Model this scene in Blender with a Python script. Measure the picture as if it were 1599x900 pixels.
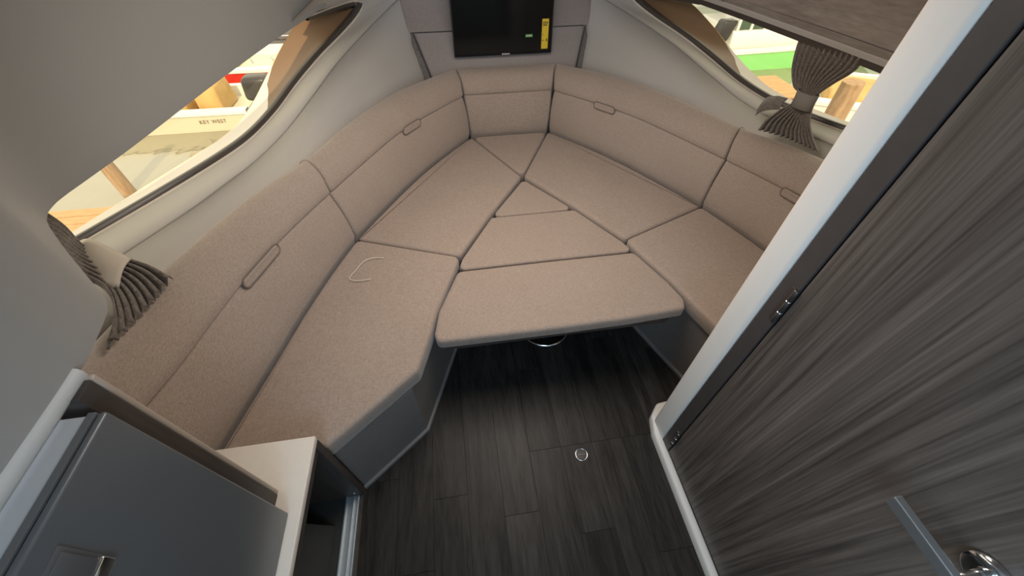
import bpy, bmesh, math, random
import numpy as np
from mathutils import Vector, Matrix
random.seed(4)
S = bpy.context.scene
for o in list(bpy.data.objects): bpy.data.objects.remove(o)
COL = S.collection
PI = math.pi

# ------------------------------------------------------------------ camera
CX = -0.3465
cam = bpy.data.objects.new('camera', bpy.data.cameras.new('camera'))
COL.objects.link(cam)
cam.location = (CX, 0, 1.65)
cam.rotation_euler = (PI/2 - 0.83913, 0, -0.14932)
cam.data.sensor_width = 36
cam.data.lens = 610.0/1599*36
cam.data.clip_start = 0.02
S.camera = cam

# ------------------------------------------------------------------ world, sun, lamps, exposure
W = bpy.data.worlds.new('sky'); S.world = W; W.use_nodes = True
nt = W.node_tree
bg = nt.nodes['Background']
bg.inputs['Color'].default_value = (0.80, 0.90, 1.0, 1)
bg.inputs['Strength'].default_value = 2.1
sun = bpy.data.objects.new('sun', bpy.data.lights.new('sun', 'SUN')); COL.objects.link(sun)
sun.data.energy = 3.4; sun.data.angle = 0.02; sun.data.color = (1, 0.93, 0.82)
sun.rotation_euler = (math.radians(50), 0, 0)      # from astern
def area(name, loc, rot, sx, sy, power, color):
    l = bpy.data.lights.new(name, 'AREA'); l.shape = 'RECTANGLE'; l.size = sx; l.size_y = sy
    l.energy = power; l.color = color
    o = bpy.data.objects.new(name, l); COL.objects.link(o); o.location = loc; o.rotation_euler = rot
    return o
# daylight falling down the open companionway behind the camera
area('companionway_daylight', (-0.42, -0.78, 1.74), (math.radians(76), 0, math.radians(-14)), 0.75, 0.6, 14, (0.50, 0.76, 1.0))
# unseen area light added below the ceiling to brighten the berth
area('berth_fill_light', (-0.16, 1.30, 1.70), (0, 0, 0), 0.75, 0.95, 21, (1.0, 0.89, 0.78))
S.view_settings.view_transform = 'Standard'
S.view_settings.look = 'None'
S.view_settings.exposure = 0.0
S.view_settings.gamma = 1.0
S.view_settings.use_curve_mapping = False
S.cycles.use_denoising = True
S.cycles.max_bounces = 10
S.cycles.diffuse_bounces = 6
S.cycles.sample_clamp_indirect = 6

# ------------------------------------------------------------------ materials
def lin(c):
    return tuple(((v/255)/12.92 if v/255 <= 0.04045 else ((v/255+0.055)/1.055)**2.4) for v in c) + (1,)
def mat(name, col, rough=0.5, metal=0.0, spec=0.5, noise=0.0, nscale=6.0, bump=0.0, bscale=200.0, stretch=(1, 1, 1), coat=0.0):
    m = bpy.data.materials.new(name); m.use_nodes = True
    n = m.node_tree.nodes; L = m.node_tree.links
    b = n['Principled BSDF']
    col = col if len(col) == 4 else tuple(col)+(1,)
    b.inputs['Base Color'].default_value = col
    b.inputs['Roughness'].default_value = rough
    b.inputs['Metallic'].default_value = metal
    b.inputs['Specular IOR Level'].default_value = spec
    b.inputs['Coat Weight'].default_value = coat
    tc = n.new('ShaderNodeTexCoord'); mp = n.new('ShaderNodeMapping')
    mp.inputs['Scale'].default_value = stretch
    L.new(tc.outputs['Object'], mp.inputs['Vector'])
    if noise:
        t = n.new('ShaderNodeTexNoise'); t.inputs['Scale'].default_value = nscale; t.inputs['Detail'].default_value = 5
        L.new(mp.outputs[0], t.inputs['Vector'])
        r = n.new('ShaderNodeValToRGB')
        r.color_ramp.elements[0].position = 0.3; r.color_ramp.elements[1].position = 0.7
        r.color_ramp.elements[0].color = tuple(c*(1-noise) for c in col[:3])+(1,)
        r.color_ramp.elements[1].color = tuple(min(1, c*(1+noise)) for c in col[:3])+(1,)
        L.new(t.outputs['Fac'], r.inputs['Fac']); L.new(r.outputs['Color'], b.inputs['Base Color'])
    if bump:
        t2 = n.new('ShaderNodeTexNoise'); t2.inputs['Scale'].default_value = bscale; t2.inputs['Detail'].default_value = 3
        L.new(mp.outputs[0], t2.inputs['Vector'])
        bp = n.new('ShaderNodeBump'); bp.inputs['Strength'].default_value = bump; bp.inputs['Distance'].default_value = 0.002
        L.new(t2.outputs['Fac'], bp.inputs['Height']); L.new(bp.outputs[0], b.inputs['Normal'])
    return m
def fabric(name, ca, cb, scale=430, rough=0.9, soft=0.35):
    """woven heathered cloth: two thread tones crossing, soft wrinkles"""
    m = bpy.data.materials.new(name); m.use_nodes = True
    n = m.node_tree.nodes; L = m.node_tree.links; b = n['Principled BSDF']
    b.inputs['Roughness'].default_value = rough; b.inputs['Specular IOR Level'].default_value = 0.25
    b.inputs['Sheen Weight'].default_value = 0.25; b.inputs['Sheen Roughness'].default_value = 0.5
    tc = n.new('ShaderNodeTexCoord')
    outs = []
    for st in ((1, 9, 3), (9, 1, 3)):
        mp = n.new('ShaderNodeMapping'); mp.inputs['Scale'].default_value = st
        L.new(tc.outputs['Object'], mp.inputs['Vector'])
        t = n.new('ShaderNodeTexNoise'); t.inputs['Scale'].default_value = scale/6; t.inputs['Detail'].default_value = 4
        L.new(mp.outputs[0], t.inputs['Vector']); outs.append(t)
    mx = n.new('ShaderNodeMath'); mx.operation = 'ADD'
    L.new(outs[0].outputs['Fac'], mx.inputs[0]); L.new(outs[1].outputs['Fac'], mx.inputs[1])
    hv = n.new('ShaderNodeMath'); hv.operation = 'MULTIPLY'; hv.inputs[1].default_value = 0.5
    L.new(mx.outputs[0], hv.inputs[0])
    r = n.new('ShaderNodeValToRGB'); r.color_ramp.elements[0].position = 0.36; r.color_ramp.elements[1].position = 0.64
    r.color_ramp.elements[0].color = ca; r.color_ramp.elements[1].color = cb
    L.new(hv.outputs[0], r.inputs['Fac'])
    big = n.new('ShaderNodeTexNoise'); big.inputs['Scale'].default_value = 4; big.inputs['Detail'].default_value = 3
    L.new(tc.outputs['Object'], big.inputs['Vector'])
    mm = n.new('ShaderNodeMix'); mm.data_type = 'RGBA'; mm.blend_type = 'MULTIPLY'; mm.inputs['Factor'].default_value = 1
    rr = n.new('ShaderNodeValToRGB'); rr.color_ramp.elements[0].color = (0.90, 0.89, 0.88, 1); rr.color_ramp.elements[1].color = (1, 1, 1, 1)
    L.new(big.outputs['Fac'], rr.inputs['Fac'])
    L.new(r.outputs['Color'], mm.inputs['A']); L.new(rr.outputs['Color'], mm.inputs['B']); L.new(mm.outputs['Result'], b.inputs['Base Color'])
    bp = n.new('ShaderNodeBump'); bp.inputs['Strength'].default_value = 0.25; bp.inputs['Distance'].default_value = 0.0015
    L.new(hv.outputs[0], bp.inputs['Height'])
    bp2 = n.new('ShaderNodeBump'); bp2.inputs['Strength'].default_value = soft; bp2.inputs['Distance'].default_value = 0.02
    w = n.new('ShaderNodeTexNoise'); w.inputs['Scale'].default_value = 7; w.inputs['Detail'].default_value = 2
    L.new(tc.outputs['Object'], w.inputs['Vector']); L.new(w.outputs['Fac'], bp2.inputs['Height'])
    L.new(bp.outputs[0], bp2.inputs['Normal']); L.new(bp2.outputs[0], b.inputs['Normal'])
    return m
def veneer(name, dark, light, stretch, rough=0.45, scale=1.0, per_object=False, spec=0.4, pos=(0.3, 0.72)):
    """wood figure: long streaks; stretch gives the grain direction"""
    m = bpy.data.materials.new(name); m.use_nodes = True
    n = m.node_tree.nodes; L = m.node_tree.links; b = n['Principled BSDF']
    b.inputs['Roughness'].default_value = rough; b.inputs['Specular IOR Level'].default_value = spec
    tc = n.new('ShaderNodeTexCoord'); mp = n.new('ShaderNodeMapping'); mp.inputs['Scale'].default_value = stretch
    L.new(tc.outputs['Object'], mp.inputs['Vector'])
    if per_object:
        oi = n.new('ShaderNodeObjectInfo'); cv = n.new('ShaderNodeCombineXYZ'); ml = n.new('ShaderNodeMath'); ml.operation = 'MULTIPLY'; ml.inputs[1].default_value = 37
        L.new(oi.outputs['Random'], ml.inputs[0]); L.new(ml.outputs[0], cv.inputs[0]); L.new(ml.outputs[0], cv.inputs[1]); L.new(cv.outputs[0], mp.inputs['Location'])
    a = n.new('ShaderNodeTexNoise'); a.inputs['Scale'].default_value = 3*scale; a.inputs['Detail'].default_value = 8; a.inputs['Roughness'].default_value = 0.62; a.inputs['Distortion'].default_value = 0.5
    c = n.new('ShaderNodeTexNoise'); c.inputs['Scale'].default_value = 16*scale; c.inputs['Detail'].default_value = 6
    L.new(mp.outputs[0], a.inputs['Vector']); L.new(mp.outputs[0], c.inputs['Vector'])
    mx = n.new('ShaderNodeMix'); mx.inputs['Factor'].default_value = 0.35
    L.new(a.outputs['Fac'], mx.inputs['A']); L.new(c.outputs['Fac'], mx.inputs['B'])
    r = n.new('ShaderNodeValToRGB'); r.color_ramp.elements[0].position = pos[0]; r.color_ramp.elements[1].position = pos[1]
    r.color_ramp.elements[0].color = dark; r.color_ramp.elements[1].color = light
    L.new(mx.outputs['Result'], r.inputs['Fac'])
    if per_object:
        m2 = n.new('ShaderNodeMapRange'); m2.inputs['To Min'].default_value = 0.80; m2.inputs['To Max'].default_value = 1.25
        L.new(oi.outputs['Random'], m2.inputs['Value'])
        vm = n.new('ShaderNodeVectorMath'); vm.operation = 'SCALE'
        L.new(r.outputs['Color'], vm.inputs[0]); L.new(m2.outputs[0], vm.inputs['Scale']); L.new(vm.outputs[0], b.inputs['Base Color'])
    else:
        L.new(r.outputs['Color'], b.inputs['Base Color'])
    bp = n.new('ShaderNodeBump'); bp.inputs['Strength'].default_value = 0.12; bp.inputs['Distance'].default_value = 0.001
    L.new(mx.outputs['Result'], bp.inputs['Height']); L.new(bp.outputs[0], b.inputs['Normal'])
    return m
M = {}
M['seat'] = fabric('woven_taupe_cloth', (0.27, 0.205, 0.165, 1), (0.41, 0.325, 0.27, 1))
M['back'] = fabric('woven_taupe_back_cloth', (0.27, 0.21, 0.172, 1), (0.40, 0.325, 0.275, 1), soft=0.3)
M['tabpipe'] = mat('taupe_piping', (0.16, 0.125, 0.105), 0.9)
M['bowcloth'] = fabric('grey_taupe_wall_cloth', (0.27, 0.235, 0.225, 1), (0.36, 0.32, 0.31, 1), soft=0.1)
M['greycloth'] = fabric('charcoal_fleck_cloth', (0.07, 0.065, 0.062, 1), (0.27, 0.25, 0.24, 1), scale=420, soft=0.1)
M['curtain'] = fabric('brown_grey_curtain_cloth', (0.085, 0.072, 0.062, 1), (0.24, 0.205, 0.175, 1), scale=300, soft=0.2)
M['band'] = mat('pale_tieback_cloth', (0.50, 0.44, 0.37), 0.85, bump=0.15, bscale=500)
M['band2'] = mat('grey_beige_tieback_cloth', (0.20, 0.18, 0.16), 0.85, bump=0.15, bscale=500)
M['liner'] = mat('grained_vinyl_liner', (0.30, 0.297, 0.285), 0.6, spec=0.3, bump=0.08, bscale=420)
M['lip'] = mat('grey_white_lip', (0.44, 0.435, 0.42), 0.5)
M['gel'] = mat('cream_gelcoat', (0.43, 0.40, 0.37), 0.62, spec=0.25, bump=0.03, bscale=60)
M['post'] = mat('satin_white_moulding', (0.70, 0.68, 0.65), 0.4, spec=0.4)
M['edging'] = mat('tan_panel_edging', (0.36, 0.30, 0.25), 0.5)
M['cream'] = mat('cream_edging', (0.60, 0.53, 0.45), 0.5)
M['joint'] = mat('grey_joint_sealant', (0.25, 0.235, 0.22), 0.7)
M['reveal'] = mat('window_reveal_gelcoat', (0.72, 0.66, 0.58), 0.45, noise=0.03, nscale=4)
M['tanreveal'] = mat('brown_tan_reveal', (0.20, 0.125, 0.075), 0.4)
M['bronze'] = mat('dark_bronze_trim', (0.055, 0.044, 0.038), 0.35, spec=0.5)
M['grey_base'] = mat('grey_laminate', (0.165, 0.150, 0.140), 0.5, noise=0.05, nscale=20)
M['plinth'] = mat('grey_plinth_lip', (0.20, 0.19, 0.185), 0.45)
M['door'] = veneer('grey_walnut_veneer_upright', (0.032, 0.0255, 0.022, 1), (0.170, 0.142, 0.123, 1), (1.0, 12.0, 0.24), 0.40, 1.0, pos=(0.34, 0.68))
M['overhead'] = veneer('grey_walnut_veneer_lengthwise', (0.17, 0.145, 0.125, 1), (0.40, 0.35, 0.31, 1), (6.0, 0.5, 6.0), 0.4)
M['darkwood'] = veneer('dark_walnut_veneer', (0.030, 0.024, 0.021, 1), (0.075, 0.062, 0.055, 1), (8.0, 8.0, 0.6), 0.5)
M['jamb'] = mat('dark_brown_jamb', (0.050, 0.044, 0.043), 0.45, noise=0.08, nscale=30)
M['plank'] = veneer('charcoal_vinyl_plank', (0.009, 0.0078, 0.0072, 1), (0.060, 0.053, 0.048, 1), (8, 0.8, 1), 0.46, 1.0, True, 0.25, (0.38, 0.80))
M['underfloor'] = mat('dark_subfloor', (0.006, 0.006, 0.006), 0.8)
M['chrome'] = mat('polished_chrome', (0.80, 0.82, 0.84), 0.12, 1.0)
M['steel'] = mat('brushed_steel', (0.62, 0.66, 0.69), 0.45, 1.0, bump=0.05, bscale=90)
M['hinge'] = mat('dark_bronze_hinge_metal', (0.12, 0.11, 0.105), 0.35, 0.8)
M['alu'] = mat('anodised_aluminium', (0.60, 0.66, 0.70), 0.5, 1.0)
M['fridge'] = mat('blue_grey_appliance_paint', (0.115, 0.125, 0.135), 0.36, 0.35, bump=0.04, bscale=500)
M['fridge_top'] = mat('pale_appliance_shell', (0.36, 0.38, 0.40), 0.4)
M['fridge_edge'] = mat('grey_door_edge', (0.10, 0.10, 0.10), 0.4)
M['black'] = mat('black_gasket', (0.006, 0.006, 0.007), 0.6)
M['tvcase'] = mat('black_plastic', (0.008, 0.008, 0.009), 0.35)
M['screen'] = mat('dark_glass_screen', (0.004, 0.005, 0.006), 0.12, spec=0.3)
M['white'] = mat('white_print', (0.75, 0.75, 0.75), 0.5)
M['yellow'] = mat('yellow_sticker', (0.70, 0.50, 0.03), 0.55)
M['green'] = mat('green_sticker', (0.07, 0.26, 0.06), 0.5)
M['ink'] = mat('black_ink', (0.012, 0.010, 0.008), 0.6)
M['cord'] = mat('pale_cord', (0.72, 0.62, 0.50), 0.7)
M['white_slab'] = mat('white_solid_surface', (0.66, 0.61, 0.55), 0.35, noise=0.02, nscale=40)
M['dark_in'] = mat('dark_cabinet_lining', (0.035, 0.034, 0.034), 0.55, noise=0.12, nscale=25)

def glassmat():
    m = bpy.data.materials.new('bronze_tinted_glass'); m.use_nodes = True
    n = m.node_tree.nodes; L = m.node_tree.links; n.clear()
    o = n.new('ShaderNodeOutputMaterial'); t = n.new('ShaderNodeBsdfTransparent'); g = n.new('ShaderNodeBsdfGlossy'); x = n.new('ShaderNodeMixShader')
    t.inputs['Color'].default_value = (1.0, 0.91, 0.75, 1)
    g.inputs['Roughness'].default_value = 0.03
    x.inputs[0].default_value = 0.04
    L.new(t.outputs[0], x.inputs[1]); L.new(g.outputs[0], x.inputs[2]); L.new(x.outputs[0], o.inputs[0])
    return m
M['glass'] = glassmat()

# ------------------------------------------------------------------ helpers
def link(name, me, m, parent=None, smooth=True):
    o = bpy.data.objects.new(name, me); COL.objects.link(o)
    if m is not None and not me.materials: me.materials.append(m)
    if smooth:
        for p in me.polygons: p.use_smooth = True
    if parent is not None:
        o.parent = parent
        if 'abs' in parent: o.matrix_parent_inverse = Matrix.Translation(-parent.location)
    return o
def mesh(verts, faces):
    me = bpy.data.meshes.new('m'); me.from_pydata([tuple(float(c) for c in v) for v in verts], [], faces); me.update()
    bm = bmesh.new(); bm.from_mesh(me); bmesh.ops.recalc_face_normals(bm, faces=bm.faces); bm.to_mesh(me); bm.free()
    return me
def obj(name, vf, m, parent=None, smooth=True, ang=None):
    me = mesh(*vf)
    o = link(name, me, m, parent, smooth)
    if smooth and ang:
        try: me.set_sharp_from_angle(angle=math.radians(ang))
        except Exception: pass
    return o
def tag(o, label, cat, group=None):
    o['label'] = label; o['category'] = cat
    if group: o['group'] = group
    return o
def thing(name, loc, label=None, cat=None, group=None):
    """Empty at the thing's base; parts are given in world coordinates"""
    e = bpy.data.objects.new(name, None); COL.objects.link(e); e.location = loc; e.empty_display_size = 0.1
    e['abs'] = 1
    if label: tag(e, label, cat, group)
    return e
def struct(o): o['kind'] = 'structure'; return o
def crom(pts, n):
    P = np.array(pts, float); k = len(P)
    d = np.r_[0, np.cumsum(np.linalg.norm(np.diff(P, axis=0), axis=1))]
    t = np.linspace(0, d[-1], n); out = []
    T = np.zeros_like(P)
    for i in range(k):
        a, b = max(i-1, 0), min(i+1, k-1)
        T[i] = (P[b]-P[a])/(d[b]-d[a])
    for u in t:
        i = min(max(np.searchsorted(d, u, 'right')-1, 0), k-2)
        h = d[i+1]-d[i]; s = (u-d[i])/h
        out.append((2*s**3-3*s**2+1)*P[i] + (s**3-2*s**2+s)*h*T[i] + (-2*s**3+3*s**2)*P[i+1] + (s**3-s**2)*h*T[i+1])
    return np.array(out)
def resamp(pts, n):
    P = np.array(pts, float); d = np.r_[0, np.cumsum(np.linalg.norm(np.diff(P, axis=0), axis=1))]
    t = np.linspace(0, d[-1], n)
    return np.stack([np.interp(t, d, P[:, i]) for i in range(P.shape[1])], 1)
def loft(rows, closed=False, caps=False):
    R = len(rows); N = len(rows[0]); V = [v for r in rows for v in r]; F = []
    for i in range(R-1):
        for j in range(N if closed else N-1):
            k = (j+1) % N
            F.append((i*N+j, i*N+k, (i+1)*N+k, (i+1)*N+j))
    if caps:
        F.append(tuple(range(N))); F.append(tuple((R-1)*N+j for j in range(N)))
    return V, F
def box(x0, x1, y0, y1, z0, z1, r=0.0, seg=2):
    bm = bmesh.new(); bmesh.ops.create_cube(bm, size=1)
    for v in bm.verts: v.co = ((x0+x1)/2+v.co.x*(x1-x0), (y0+y1)/2+v.co.y*(y1-y0), (z0+z1)/2+v.co.z*(z1-z0))
    if r: bmesh.ops.bevel(bm, geom=list(bm.edges), offset=r, segments=seg, profile=0.5, affect='EDGES')
    V = [tuple(v.co) for v in bm.verts]; bm.verts.index_update(); F = [tuple(v.index for v in f.verts) for f in bm.faces]
    bm.free(); return V, F
def join(*vfs):
    V = []; F = []
    for v, f in vfs:
        k = len(V); V += list(v); F += [tuple(i+k for i in q) for q in f]
    return V, F
def tube(path, r, n=8, closed=False, caps=True):
    P = np.array(path, float); k = len(P); rings = []
    up = np.array([0, 0, 1.0])
    for i in range(k):
        a = P[(i-1) % k] if closed or i > 0 else P[i]; b = P[(i+1) % k] if closed or i < k-1 else P[i]
        t = (b-a)/(np.linalg.norm(b-a)+1e-12)
        ref = up if abs(t[2]) < 0.95 else np.array([1.0, 0, 0])
        u = np.cross(t, ref); u /= np.linalg.norm(u); v = np.cross(u, t)
        rr = r[i] if hasattr(r, '__len__') else r
        rings.append([P[i]+rr*(math.cos(2*PI*j/n)*u+math.sin(2*PI*j/n)*v) for j in range(n)])
    if closed: rings.append(rings[0])
    return loft(rings, True, caps and not closed)
def lathe(profile, n=32, c=(0, 0, 0), axis='z'):
    rows = []
    for r, h in profile:
        row = []
        for j in range(n):
            a = 2*PI*j/n
            p = (r*math.cos(a), r*math.sin(a), h) if axis == 'z' else (h, r*math.cos(a), r*math.sin(a))
            row.append((c[0]+p[0], c[1]+p[1], c[2]+p[2]))
        rows.append(row)
    return loft(rows, True, True)
def round_poly(P, r, n=5):
    P = [np.array(p[:2], float) for p in P]; out = []; k = len(P)
    for i in range(k):
        a, b, c = P[i-1], P[i], P[(i+1) % k]
        u = (a-b); v = (c-b); lu, lv = np.linalg.norm(u), np.linalg.norm(v); u /= lu; v /= lv
        ang = math.acos(max(-1, min(1, float(u@v))))
        if ang > math.radians(168): out.append(b); continue
        ri = r[i] if hasattr(r, '__len__') else r
        d = min(ri/math.tan(ang/2), lu*0.45, lv*0.45)
        re_ = d*math.tan(ang/2); bis = (u+v)/np.linalg.norm(u+v); cc = b+bis*(re_/math.sin(ang/2))
        v0 = b+u*d-cc; v1 = b+v*d-cc; tot = PI-ang; cr_ = 1 if v0[0]*v1[1]-v0[1]*v1[0] > 0 else -1
        for s in np.linspace(0, 1, n):
            t = cr_*tot*s; out.append(cc+np.array([v0[0]*math.cos(t)-v0[1]*math.sin(t), v0[0]*math.sin(t)+v0[1]*math.cos(t)]))
    return np.array(out)
def inset(P, d):
    k = len(P); area_ = 0.5*sum(P[i][0]*P[(i+1) % k][1]-P[(i+1) % k][0]*P[i][1] for i in range(k)); sg = 1 if area_ > 0 else -1
    out = []
    for i in range(k):
        e0 = P[i]-P[i-1]; e1 = P[(i+1) % k]-P[i]
        e0 = e0/(np.linalg.norm(e0)+1e-12); e1 = e1/(np.linalg.norm(e1)+1e-12)
        n0 = sg*np.array([-e0[1], e0[0]]); n1 = sg*np.array([-e1[1], e1[0]])
        m = n0+n1; m /= (np.linalg.norm(m)+1e-12); out.append(P[i]+m*d/max(0.5, float(m@n0)))
    return np.array(out)
def cushion(P, z0, z1, r=0.016, corner=0.028, crown=0.006, gap=0.002):
    """boxed cushion: rounded plan corners, rolled top edge, slightly crowned top"""
    r = min(r, corner*0.75); P = inset(round_poly(P, corner), gap)
    rings = [[(x, y, z0) for x, y in inset(P, r*0.6)], [(x, y, z0+r*0.6) for x, y in P], [(x, y, z1-r) for x, y in P]]
    for a in (22, 45, 67, 90):
        q = inset(P, r*(1-math.cos(math.radians(a)))); rings.append([(x, y, z1-r+r*math.sin(math.radians(a))) for x, y in q])
    return loft(rings, True, True)
def mirx(P): return [(-p[0],)+tuple(p[1:]) for p in P]

# ------------------------------------------------------------------ the setting: measured curves (given for port as |x|)
BOT = [(1.215, 0.36), (1.152, 0.575), (1.114, 0.709), (1.069, 0.866), (1.018, 1.052), (0.946, 1.27), (0.857, 1.492), (0.735, 1.715), (0.612, 1.925), (0.478, 2.12), (0.2515, 2.40)]
SEAM = [(1.29, 0.36), (1.226, 0.584), (1.186, 0.709), (1.149, 0.866), (1.098, 1.055), (1.018, 1.27), (0.900, 1.515), (0.772, 1.765), (0.647, 1.99), (0.515, 2.165), (0.271, 2.432)]
TOP = [(1.395, 0.36), (1.335, 0.655), (1.301, 0.804), (1.262, 0.968), (1.196, 1.155), (1.105, 1.36), (0.958, 1.59), (0.838, 1.865), (0.712, 2.10), (0.578, 2.285), (0.300, 2.525)]
TRIM = [(1.84, 0.66, 0.81), (1.70, 0.92, 0.81), (1.583, 1.128, 0.81), (1.44, 1.38, 0.808), (1.304, 1.645, 0.806), (1.232, 1.79, 0.815), (1.168, 1.985, 0.838), (1.09, 2.171, 0.892), (0.992, 2.337, 0.953), (0.881, 2.534, 1.008), (0.805, 2.675, 1.055), (0.785, 2.735, 1.085), (0.815, 2.70, 1.108), (0.885, 2.50, 1.130), (0.955, 2.25, 1.150)]
GLASS = [(1.985, 0.76, 0.755), (1.85, 1.00, 0.762), (1.703, 1.261, 0.771), (1.535, 1.544, 0.790), (1.44, 1.717, 0.797), (1.375, 1.83, 0.806), (1.325, 1.95, 0.822), (1.290, 2.08, 0.852), (1.252, 2.246, 0.902), (1.186, 2.375, 0.978), (1.113, 2.50, 1.048), (1.06, 2.57, 1.090), (1.03, 2.58, 1.13), (1.04, 2.45, 1.16), (1.08, 2.28, 1.19)]
CREASE = [(1.72, 0.60, 0.80), (1.555, 0.88, 0.80), (1.445, 1.062, 0.80), (1.31, 1.306, 0.80), (1.253, 1.435, 0.80), (1.183, 1.621, 0.795), (1.102, 1.836, 0.814), (1.002, 2.027, 0.878), (0.893, 2.246, 0.95), (0.762, 2.506, 1.013), (0.600, 2.86, 1.075), (0.545, 2.98, 1.095)]
EDGE = [(0.92, -0.60), (0.92, 0.20), (0.920, 0.385), (0.930, 0.445), (0.943, 0.500), (0.968, 0.532), (1.02, 0.585), (1.135, 0.705), (1.197, 0.780), (1.208, 0.83), (1.196, 0.90), (1.166, 1.048), (1.104, 1.447), (1.040, 1.80), (0.988, 2.051), (0.955, 2.192), (0.875, 2.528), (0.75, 2.95)]
ZE = 1.15
NB = 60
bot_c = crom(BOT, 200); seam_c = crom(SEAM, 200); top_c = crom(TOP, 200)

# floor -------------------------------------------------------------
fl = struct(obj('floor', box(-1.9, 1.9, -1.3, 3.2, -0.06, -0.0016), M['underfloor'], smooth=False))
PW = 0.1315
plank_me = {}
def plank(x0, y0, y1):
    L = round(y1-y0, 3)
    if L not in plank_me:
        plank_me[L] = mesh(*box(0.0004, PW-0.0004, 0.0004, L-0.0004, -0.003, 0.0, 0.0004, 1))
        plank_me[L].materials.append(M['plank'])
    o = bpy.data.objects.new('plank', plank_me[L]); COL.objects.link(o); o.parent = fl; o.location = (x0, y0, 0)
for k in range(-6, 6):
    x0 = -0.19+PW*k
    off = (0.37*k) % 0.9
    ys = [-1.25]
    hatch = 0 <= k < 4
    y = -1.25+0.35+off*0.6
    while y < 1.9:
        ys.append(y); y += 0.92
    ys.append(2.0)
    if hatch:
        ys = [q for q in ys if abs(q-0.557) > 0.25] + [0.557]
    ys = sorted(ys)
    for a, b in zip(ys[:-1], ys[1:]):
        if b-a > 0.02: plank(x0, a, b)
lr = obj('lift_ring', lathe([(0.026, -0.001), (0.026, 0.0012), (0.0245, 0.0026), (0.0225, 0.0026), (0.0215, 0.0008), (0.0215, -0.001)], 40, (0.019, 0.514, 0)), M['chrome'], fl)
lr['label'] = 'small chrome lifting ring set flush in the dark floor'
lp = obj('lift_ring_plate', lathe([(0.021, -0.001), (0.0208, 0.0011), (0.018, 0.0012)], 36, (0.019, 0.514, 0)), M['jamb'], fl)
obj('latch_tongue', box(0.019-0.017, 0.019+0.017, 0.5130, 0.5155, 0.0008, 0.0020, 0.0004), M['plinth'], lp)

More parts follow.
